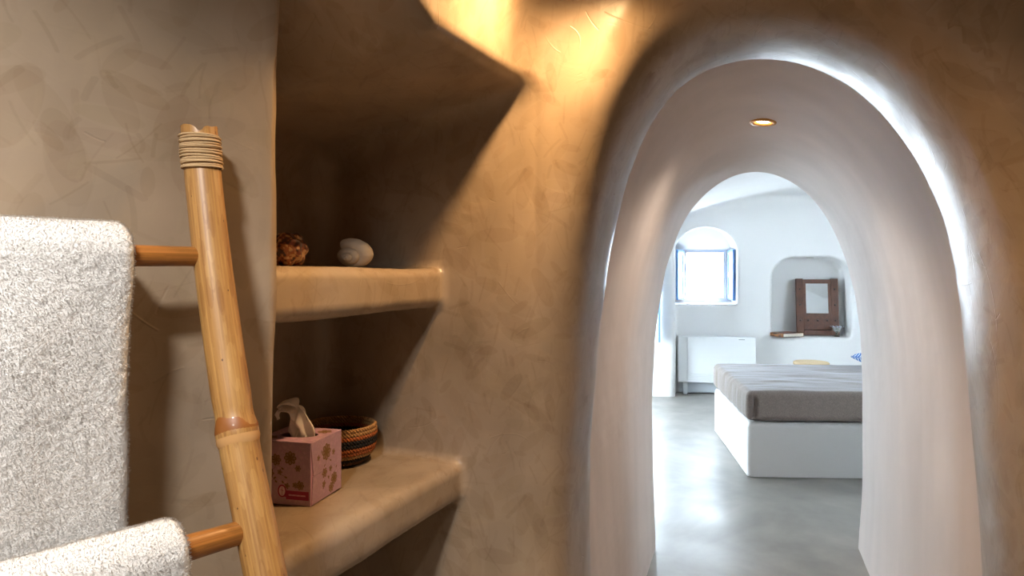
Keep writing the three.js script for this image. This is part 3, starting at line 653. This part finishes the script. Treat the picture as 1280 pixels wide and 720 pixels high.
// ---------------------------------------------------------------- towels
{
  const terry = dataTex(512, 512, (u, v) => clamp(0.5 + 0.55 * tile(u, v, 90, 3) + 0.35 * (rnd() - 0.5) + 0.3 * tile(u, v, 25, 3, 8), 0, 1), false, 9, 9);
  const cloth = phys({ color: 0xe4e1dd, roughness: 0.95, sheen: 0.4, sheenRoughness: 0.7, sheenColor: new THREE.Color(1, 1, 1), bumpMap: terry, bumpScale: 0.0007 });
  function towel(p, s0, s1, ht, rad, front, back, wave) {
    const nx = 0.742, nd = -0.670, pd = -p.z;
    const field = (x, y, d) => {
      const X = x - p.x, D = d - pd, s = X * RX + D * RD, q = X * nx + D * nd, h = y - p.y;
      const wv = wave * (noise(s * 9, h * 2.2, 3) + 0.5 * noise(s * 22, h * 4, 9)) * sstep(0.02, -0.12, h);
      const fr = q - wv, fb = q - 0.4 * wv;
      let dd;
      if (h > 0) dd = Math.abs(Math.hypot(q, h) - rad); else dd = Math.min(Math.abs(fr - rad) + Math.max(0, -front - h), Math.abs(fb + rad) + Math.max(0, -back - h));
      const edge = s0 + 0.010 * sstep(0, -0.45, h) * (wave > 0.005 ? 1 : 0.4) + 0.003 * noise(2, h * 7, 5);
      let f = smax(dd - ht, Math.max(edge - s, s - s1), ht * 1.4);
      f -= 0.0005 * noise(x * 250, y * 250, d * 250) + 0.0004 * noise(x * 110, y * 110, d * 110) + 0.0006 * noise(x * 30, y * 30, d * 30);
      return f;
    };
    const xs = [p.x + RX * s1 - 0.06, p.x + RX * s0 + 0.09], ds = [pd + RD * s1 - 0.09, pd + RD * s0 + 0.07];
    const net = nets(field, [xs[0], p.y - front - 0.05, ds[0]], [xs[1], p.y + rad + ht + 0.01, ds[1]], 0.0031, () => 'a');
    return [netGeometry(net, net.quads.get('a'), 1, null), net];
  }
  const loop = new THREE.ConeGeometry(0.0003, 0.0020, 3, 1, true).translate(0, 0.0006, 0);
  const UPV = new THREE.Vector3(0, 1, 0);
  function bathTowel(label, args) {
    const [geo, { P, N }] = towel(...args), o = tag(mesh('bath_towel', geo, cloth), label, 'towel'), n = P.length / 3, per = 5;
    const pile = new THREE.InstancedMesh(loop, cloth, n * per), q = new THREE.Quaternion(), m = new THREE.Matrix4(), p = new THREE.Vector3(), v = new THREE.Vector3(), sc = new THREE.Vector3();
    for (let i = 0; i < n; i++) for (let k = 0; k < per; k++) {
      p.set(P[i * 3] + (rnd() - 0.5) * 0.004, P[i * 3 + 1] + (rnd() - 0.5) * 0.004, -P[i * 3 + 2] + (rnd() - 0.5) * 0.004);
      v.set(N[i * 3] + (rnd() - 0.5) * 1.1, N[i * 3 + 1] + (rnd() - 0.6) * 1.1, -N[i * 3 + 2] + (rnd() - 0.5) * 1.1).normalize();
      q.setFromUnitVectors(UPV, v); const k2 = 0.6 + rnd() * 0.8; sc.set(1, k2, 1);
      pile.setMatrixAt(i * per + k, m.compose(p, q, sc));
    }
    pile.name = 'terry_pile'; pile.userData = { kind: 'stuff' }; pile.castShadow = pile.receiveShadow = true; o.add(pile);
  }
  bathTowel('fluffy white terry towel hanging over the upper rung of the bamboo ladder', [topRung, 0.106, 0.40, 0.0125, 0.0275, 0.46, 0.30, 0.007]);
  bathTowel('fluffy white terry towel folded over the lower rung of the bamboo ladder', [lowRung, 0.088, 0.40, 0.0105, 0.0265, 0.30, 0.28, 0.003]);
}
// ---------------------------------------------------------------- seashells on the upper shelf
{
  const base = SHELF[0].y1;
  // a) spotted ovate shell
  const c = at(359, 312, 1.34), cx = c.x, cd = 1.34, cy = base + 0.034;
  const f1 = (x, y, d) => {
    const X = (x - cx) / 0.036, Y = (y - cy) / 0.034, D = (d - cd) / 0.046;
    const ang = Math.atan2(Y, X), r = Math.hypot(X, Y, D);
    let f = (r - 1 - 0.05 * Math.sin(ang * 7 + D * 5) * sstep(0.2, 0.8, Math.hypot(X, Y)) - 0.03 * noise(X * 4, Y * 4, D * 4) - 0.05 * Math.sin(D * 9)) * 0.034;
    const ax = (x - cx + 0.019), ay = y - cy + 0.017, q = Math.hypot(ax * 1.4 + ay * 0.4, ay * 0.8) ;
    f = smax(f, -(Math.max(q - 0.0085, d - cd + 0.012)), 0.004);
    return smax(f, base + 0.0005 - y, 0.004);
  };
  const tint1 = (x, y, d) => { const n = noise(x * 210, y * 210, d * 210) + 0.7 * noise(x * 90 + 4, y * 90, d * 90), m = noise(x * 45, y * 45, d * 45); return n > 0.35 ? [0.62, 0.36, 0.15] : n < -0.25 ? [0.05, 0.014, 0.006] : m > 0 ? [0.36, 0.11, 0.03] : [0.20, 0.045, 0.014]; };
  let net = nets(f1, [cx - 0.05, base - 0.01, cd - 0.06], [cx + 0.05, base + 0.08, cd + 0.06], 0.0016, () => 'a');
  tag(mesh('seashell', netGeometry(net, net.quads.get('a'), 1, tint1), phys({ vertexColors: true, roughness: 0.3, clearcoat: 0.5, clearcoatRoughness: 0.2 })), 'glossy brown speckled seashell with a dark opening on the upper shelf', 'seashell');
  // b) white spiral shell, spire towards the room
  const pts = [], rad = [], turns = 5.2, N = 420, k = 0.098, RM = 0.0262;
  for (let i = 0; i <= N; i++) { const th = i / N * turns * Math.PI * 2, g = Math.exp(k * (th - turns * Math.PI * 2)); pts.push(new THREE.Vector3(Math.cos(th) * RM * g, Math.sin(th) * RM * g, -0.046 * g)); rad.push(0.0188 * g * (1 + 0.010 * Math.sin(th * 14))); }
  const spire = sweep(pts, (i, a) => rad[i] * (1 + 0.06 * Math.max(0, Math.cos(a - 0.7)) + 0.012 * Math.cos(a * 11)), 32, { up: new THREE.Vector3(0, 0, 1) });
  const chalk = std({ color: 0xb9ab98, roughness: 0.75, bumpMap: roughTex, bumpScale: 0.002 });
  const m = mesh('seashell', spire, chalk); const p = at(440, 318, 1.5);
  spire.applyMatrix4(new THREE.Matrix4().makeRotationFromEuler(new THREE.Euler(0.34, -0.30, 0.9))); spire.scale(1.25, 0.86, 1.1); spire.computeVertexNormals();
  m.position.set(p.x, base + 0.033, p.z);
  m.updateMatrixWorld(); const bb = new THREE.Box3().setFromObject(m, true); m.position.y += base + 0.0005 - bb.min.y; m.position.x += p.x - (bb.min.x + bb.max.x) / 2;
  tag(m, 'pale chalky spiral seashell on the upper shelf', 'seashell');
}
// ---------------------------------------------------------------- tissue box and basket on the lower shelf
{
  const base = SHELF[1].y1, BH = 0.124, BW = 0.125, BD = 0.125;
  const rx = 0.239, rd = 0.971, corner = at(388, 636, 1.345);
  const cxx = corner.x + 0.5 * (BD * rx - BW * rd), cdd = 1.345 + 0.5 * (BD * rd + BW * rx);
  const o = thing('tissue_box', 'pink cube tissue box printed with gold flowers beside the woven basket', 'tissue box', V(cxx, base + 0.0045, cdd), -0.2415);
  function flower(g, x, y, r, n, col) { g.strokeStyle = col; g.fillStyle = col; g.lineWidth = r * 0.16; for (let i = 0; i < n; i++) { const a = i / n * 6.283; g.beginPath(); g.ellipse(x + Math.cos(a) * r * 0.6, y + Math.sin(a) * r * 0.6, r * 0.42, r * 0.27, a, 0, 7); g.globalAlpha = 0.55; g.fill(); g.globalAlpha = 1; g.stroke(); } g.beginPath(); g.arc(x, y, r * 0.2, 0, 7); g.fill(); }
  function leafs(g, x, y, x2, y2, col) { g.strokeStyle = col; g.fillStyle = col; g.lineWidth = 2.5; g.beginPath(); g.moveTo(x, y); g.quadraticCurveTo((x + x2) / 2 + 20, (y + y2) / 2, x2, y2); g.stroke(); g.beginPath(); g.ellipse(x2, y2, 13, 7, Math.atan2(y2 - y, x2 - x), 0, 7); g.fill(); }
  const paper = (g, w, h) => { g.fillStyle = '#b391a2'; g.fillRect(0, 0, w, h); for (let i = 0; i < 900; i++) { g.fillStyle = rnd() > 0.5 ? 'rgba(180,120,170,0.10)' : 'rgba(232,190,205,0.12)'; g.beginPath(); g.ellipse(rnd() * w, rnd() * h, 4 + rnd() * 16, 3 + rnd() * 9, rnd() * 3, 0, 7); g.fill(); } };
  const GOLD = '#765626';
  const front = canvasTex(512, 512, (g, w, h) => {
    paper(g, w, h);
    flower(g, 200, 150, 44, 7, GOLD); flower(g, 60, 190, 50, 8, GOLD); flower(g, 150, 265, 30, 6, GOLD); flower(g, 235, 250, 22, 5, GOLD); flower(g, 130, 370, 28, 6, GOLD); flower(g, 420, 350, 34, 7, GOLD); flower(g, 330, 130, 52, 8, GOLD); flower(g, 400, 210, 26, 6, GOLD); flower(g, 300, 360, 24, 5, GOLD); flower(g, 372, 348, 22, 5, GOLD);
    for (const l of [[200, 190, 160, 240], [150, 290, 200, 330], [130, 340, 190, 300], [300, 380, 262, 330], [370, 380, 410, 320], [200, 190, 260, 220], [60, 240, 90, 310], [235, 270, 290, 290]]) leafs(g, ...l, GOLD);
    g.fillStyle = '#9a1a4c'; g.fillRect(292, 396, 206, 72); g.fillRect(270, 414, 60, 36);
    g.strokeStyle = '#9a1a4c'; g.lineWidth = 11; g.beginPath(); g.ellipse(256, 404, 34, 46, 0, 0, 7); g.stroke(); g.fillStyle = '#dcc0cc'; g.beginPath(); g.ellipse(256, 404, 28, 40, 0, 0, 7); g.fill();
    g.strokeStyle = '#9a1a4c'; g.lineWidth = 4; g.beginPath(); g.moveTo(256, 372); g.lineTo(256, 440); g.moveTo(242, 392); g.lineTo(270, 404); g.stroke();
    g.strokeStyle = '#f0d4df'; g.lineWidth = 4; g.beginPath(); for (let x = 318; x < 470; x += 9) { g.moveTo(x, 426); g.lineTo(x + 4, 438); } g.stroke();
  });
  const side = canvasTex(512, 512, (g, w, h) => {
    paper(g, w, h);
    flower(g, 250, 130, 66, 8, GOLD); flower(g, 120, 150, 24, 5, GOLD); flower(g, 370, 160, 26, 5, GOLD); flower(g, 220, 300, 40, 6, GOLD); flower(g, 320, 290, 26, 5, GOLD); flower(g, 380, 390, 50, 8, GOLD); flower(g, 330, 455, 40, 7, GOLD); flower(g, 210, 390, 28, 5, GOLD);
    for (const l of [[250, 196, 220, 240], [250, 190, 320, 220], [220, 340, 200, 420], [300, 400, 280, 350], [380, 340, 420, 300], [120, 170, 170, 110], [320, 316, 290, 360]]) leafs(g, ...l, GOLD);
  });
  const top = canvasTex(256, 256, (g, w, h) => { paper(g, w, h); flower(g, 210, 60, 30, 6, GOLD); flower(g, 40, 200, 26, 6, GOLD); });
  const card = (t) => std({ map: t, color: 0xffffff, roughness: 0.55 }), plain = std({ color: 0xc793ab, roughness: 0.55 }), grey = std({ color: 0xa39a90, roughness: 0.9 });
  const face = (w, h) => { const s = new THREE.Shape(); s.moveTo(-w / 2, -h / 2); s.lineTo(w / 2, -h / 2); s.lineTo(w / 2, h / 2); s.lineTo(-w / 2, h / 2); s.closePath(); return s; };
  const panel = (shape, w, h) => { const g = new THREE.ExtrudeGeometry(shape, { depth: 0.0012, bevelEnabled: true, bevelThickness: 0.0004, bevelSize: 0.0004, bevelSegments: 1, curveSegments: 24 }); const p = g.attributes.position, u = g.attributes.uv; for (let i = 0; i < p.count; i++) u.setXY(i, p.getX(i) / w + 0.5, p.getY(i) / h + 0.5); return g; };
  const put = (name, g, m, x, y, z, ry, rx2) => { const q = mesh(name, g, m, o); q.position.set(x, y, z); q.rotation.set(rx2 || 0, ry || 0, 0); return q; };
  put('printed_panel', panel(face(BW, BH), BW, BH), card(front), 0, BH / 2, BD / 2 - 0.0012).userData.label = 'printed front with gold flowers and a magenta label';
  // the gable side: two flaps meeting in a line, one edge cut aslant
  const lower = new THREE.Shape([[-0.058, -0.0615], [0.0615, -0.0615], [0.0615, -0.006], [-0.054, -0.006]].map((p) => new THREE.Vector2(...p)));
  const upper = new THREE.Shape([[-0.052, -0.005], [0.0615, -0.005], [0.0615, 0.0615], [-0.0615, 0.0615]].map((p) => new THREE.Vector2(...p)));
  put('side_backing', panel(face(BW - 0.001, BH - 0.001), BW, BH), plain, BW / 2 - 0.0022, BH / 2, 0, Math.PI / 2);
  put('side_flap', panel(lower, BD, BH), card(side), BW / 2 - 0.0006, BH / 2, 0, Math.PI / 2);
  put('side_flap', panel(upper, BD, BH), card(side), BW / 2 - 0.0004, BH / 2, 0, Math.PI / 2);
  put('printed_panel', panel(face(BW, BH), BW, BH), card(side), 0, BH / 2, -BD / 2 + 0.0012, Math.PI);
  put('printed_panel', panel(face(BD, BH), BD, BH), card(front), -BW / 2 + 0.0012, BH / 2, 0, -Math.PI / 2);
  const ts = face(BW, BD), hole = new THREE.Path(); hole.absellipse(0, 0.0, 0.042, 0.026, 0, Math.PI * 2, true); ts.holes.push(hole);
  put('top_panel', panel(ts, BW, BD), card(top), 0, BH - 0.0012, 0, 0, -Math.PI / 2);
  put('inner_floor', panel(face(BW - 0.006, BD - 0.006), BW, BD), grey, 0, BH - 0.035, 0, 0, -Math.PI / 2);
  put('bottom_panel', panel(face(BW - 0.002, BD - 0.002), BW, BD), plain, 0, 0.0002, 0, 0, -Math.PI / 2);
  // pulled-up tissue
  const rowsT = [[366, 566, 396, 566], [367, 549, 395, 547], [362, 538, 391, 532], [363, 524, 384, 517], [352, 520, 375, 508], [344, 522, 364, 503], [342, 527, 351, 509], [343, 532, 347, 522]];
  const edge = (c) => new THREE.CatmullRomCurve3(rowsT.map((r) => new THREE.Vector3((r[c] - 374) * 0.00158, BH + (550 - r[c + 1]) * 0.00158, 0)));
  const le = edge(0), re = edge(2), nu = 56, nv = 56, pos = [], idx = [];
  for (let i = 0; i <= nu; i++) {
    const u = i / nu, a = le.getPoint(u), b = re.getPoint(u), w = a.distanceTo(b);
    for (let j = 0; j <= nv; j++) {
      const v = j / nv, q = (v - 0.5) * 1.22 + 0.5 + 0.16 * noise(v * 4, u * 6, 2);
      const fold = Math.min(1, w / 0.03) * (0.006 * Math.sin(v * 13 + u * 4 + 2 * noise(u * 4, 3, v)) + 0.003 * Math.sin(v * 29 - u * 9)) + 0.012 * noise(v * 4, u * 5, 7) + 0.006 * noise(v * 9, u * 10, 3) + 0.016 * Math.sin(v * Math.PI) * (1 - u);
      pos.push(mix(a.x, b.x, q), mix(a.y, b.y, q) + 0.0025 * noise(v * 7, u * 5, 5), fold + 0.006 * u);
    }
  }
  for (let i = 0; i < nu; i++) for (let j = 0; j < nv; j++) { const a = i * (nv + 1) + j, b = a + nv + 1; idx.push(a, b, a + 1, b, b + 1, a + 1); }
  const tg = new THREE.BufferGeometry(); tg.setAttribute('position', new THREE.Float32BufferAttribute(pos, 3)); tg.setIndex(idx); tg.computeVertexNormals();
  const tm = mesh('tissue', tg, phys({ color: 0xf2ece6, roughness: 0.95, transmission: 0.3, thickness: 0, side: THREE.DoubleSide }), o); tm.userData.label = 'crumpled white tissue pulled up from the box';

  // basket: coiled rope rows
  const bp = at(425, 560, 1.685), bk = thing('woven_basket', 'small round coiled basket with black and orange bands beside the tissue box', 'basket', new THREE.Vector3(bp.x, base + 0.0005, bp.z));
  const mats = { tan: std({ color: 0xa87d4c, roughness: 0.8 }), orange: std({ color: 0xa35a2c, roughness: 0.8 }), black: std({ color: 0x1b1614, roughness: 0.75 }), brown: std({ color: 0x6b4a2c, roughness: 0.85 }) };
  const rows = [[0.060, 'brown'], [0.069, 'black'], [0.076, 'tan'], [0.081, 'orange'], [0.084, 'orange'], [0.0855, 'black'], [0.0862, 'black'], [0.0862, 'orange'], [0.0858, 'tan'], [0.085, 'tan']];
  rows.forEach(([r, c], i) => {
    const y = 0.006 + i * 0.0091, strands = [];
    for (let k = 0; k < 2; k++) {
      const pts = [], tw = 34; for (let j = 0; j < 408; j++) { const a = j / 408 * Math.PI * 2, q = a * tw + k * Math.PI; const rr = r + Math.cos(q) * 0.0024; pts.push(new THREE.Vector3(Math.cos(a) * rr, y + Math.sin(q) * 0.0030, Math.sin(a) * rr)); }
      strands.push(new THREE.TubeGeometry(new THREE.CatmullRomCurve3(pts, true), 408, 0.0029, 5, true));
    }
    mesh('coil', mergeGeometries(strands), mats[c], bk);
  });
  mesh('base', lathe([[0.0005, 0.002], [0.058, 0.002], [0.060, 0.006], [0.056, 0.010], [0.0005, 0.009]], 48), mats.brown, bk);
}

renderer.render(scene, camera);
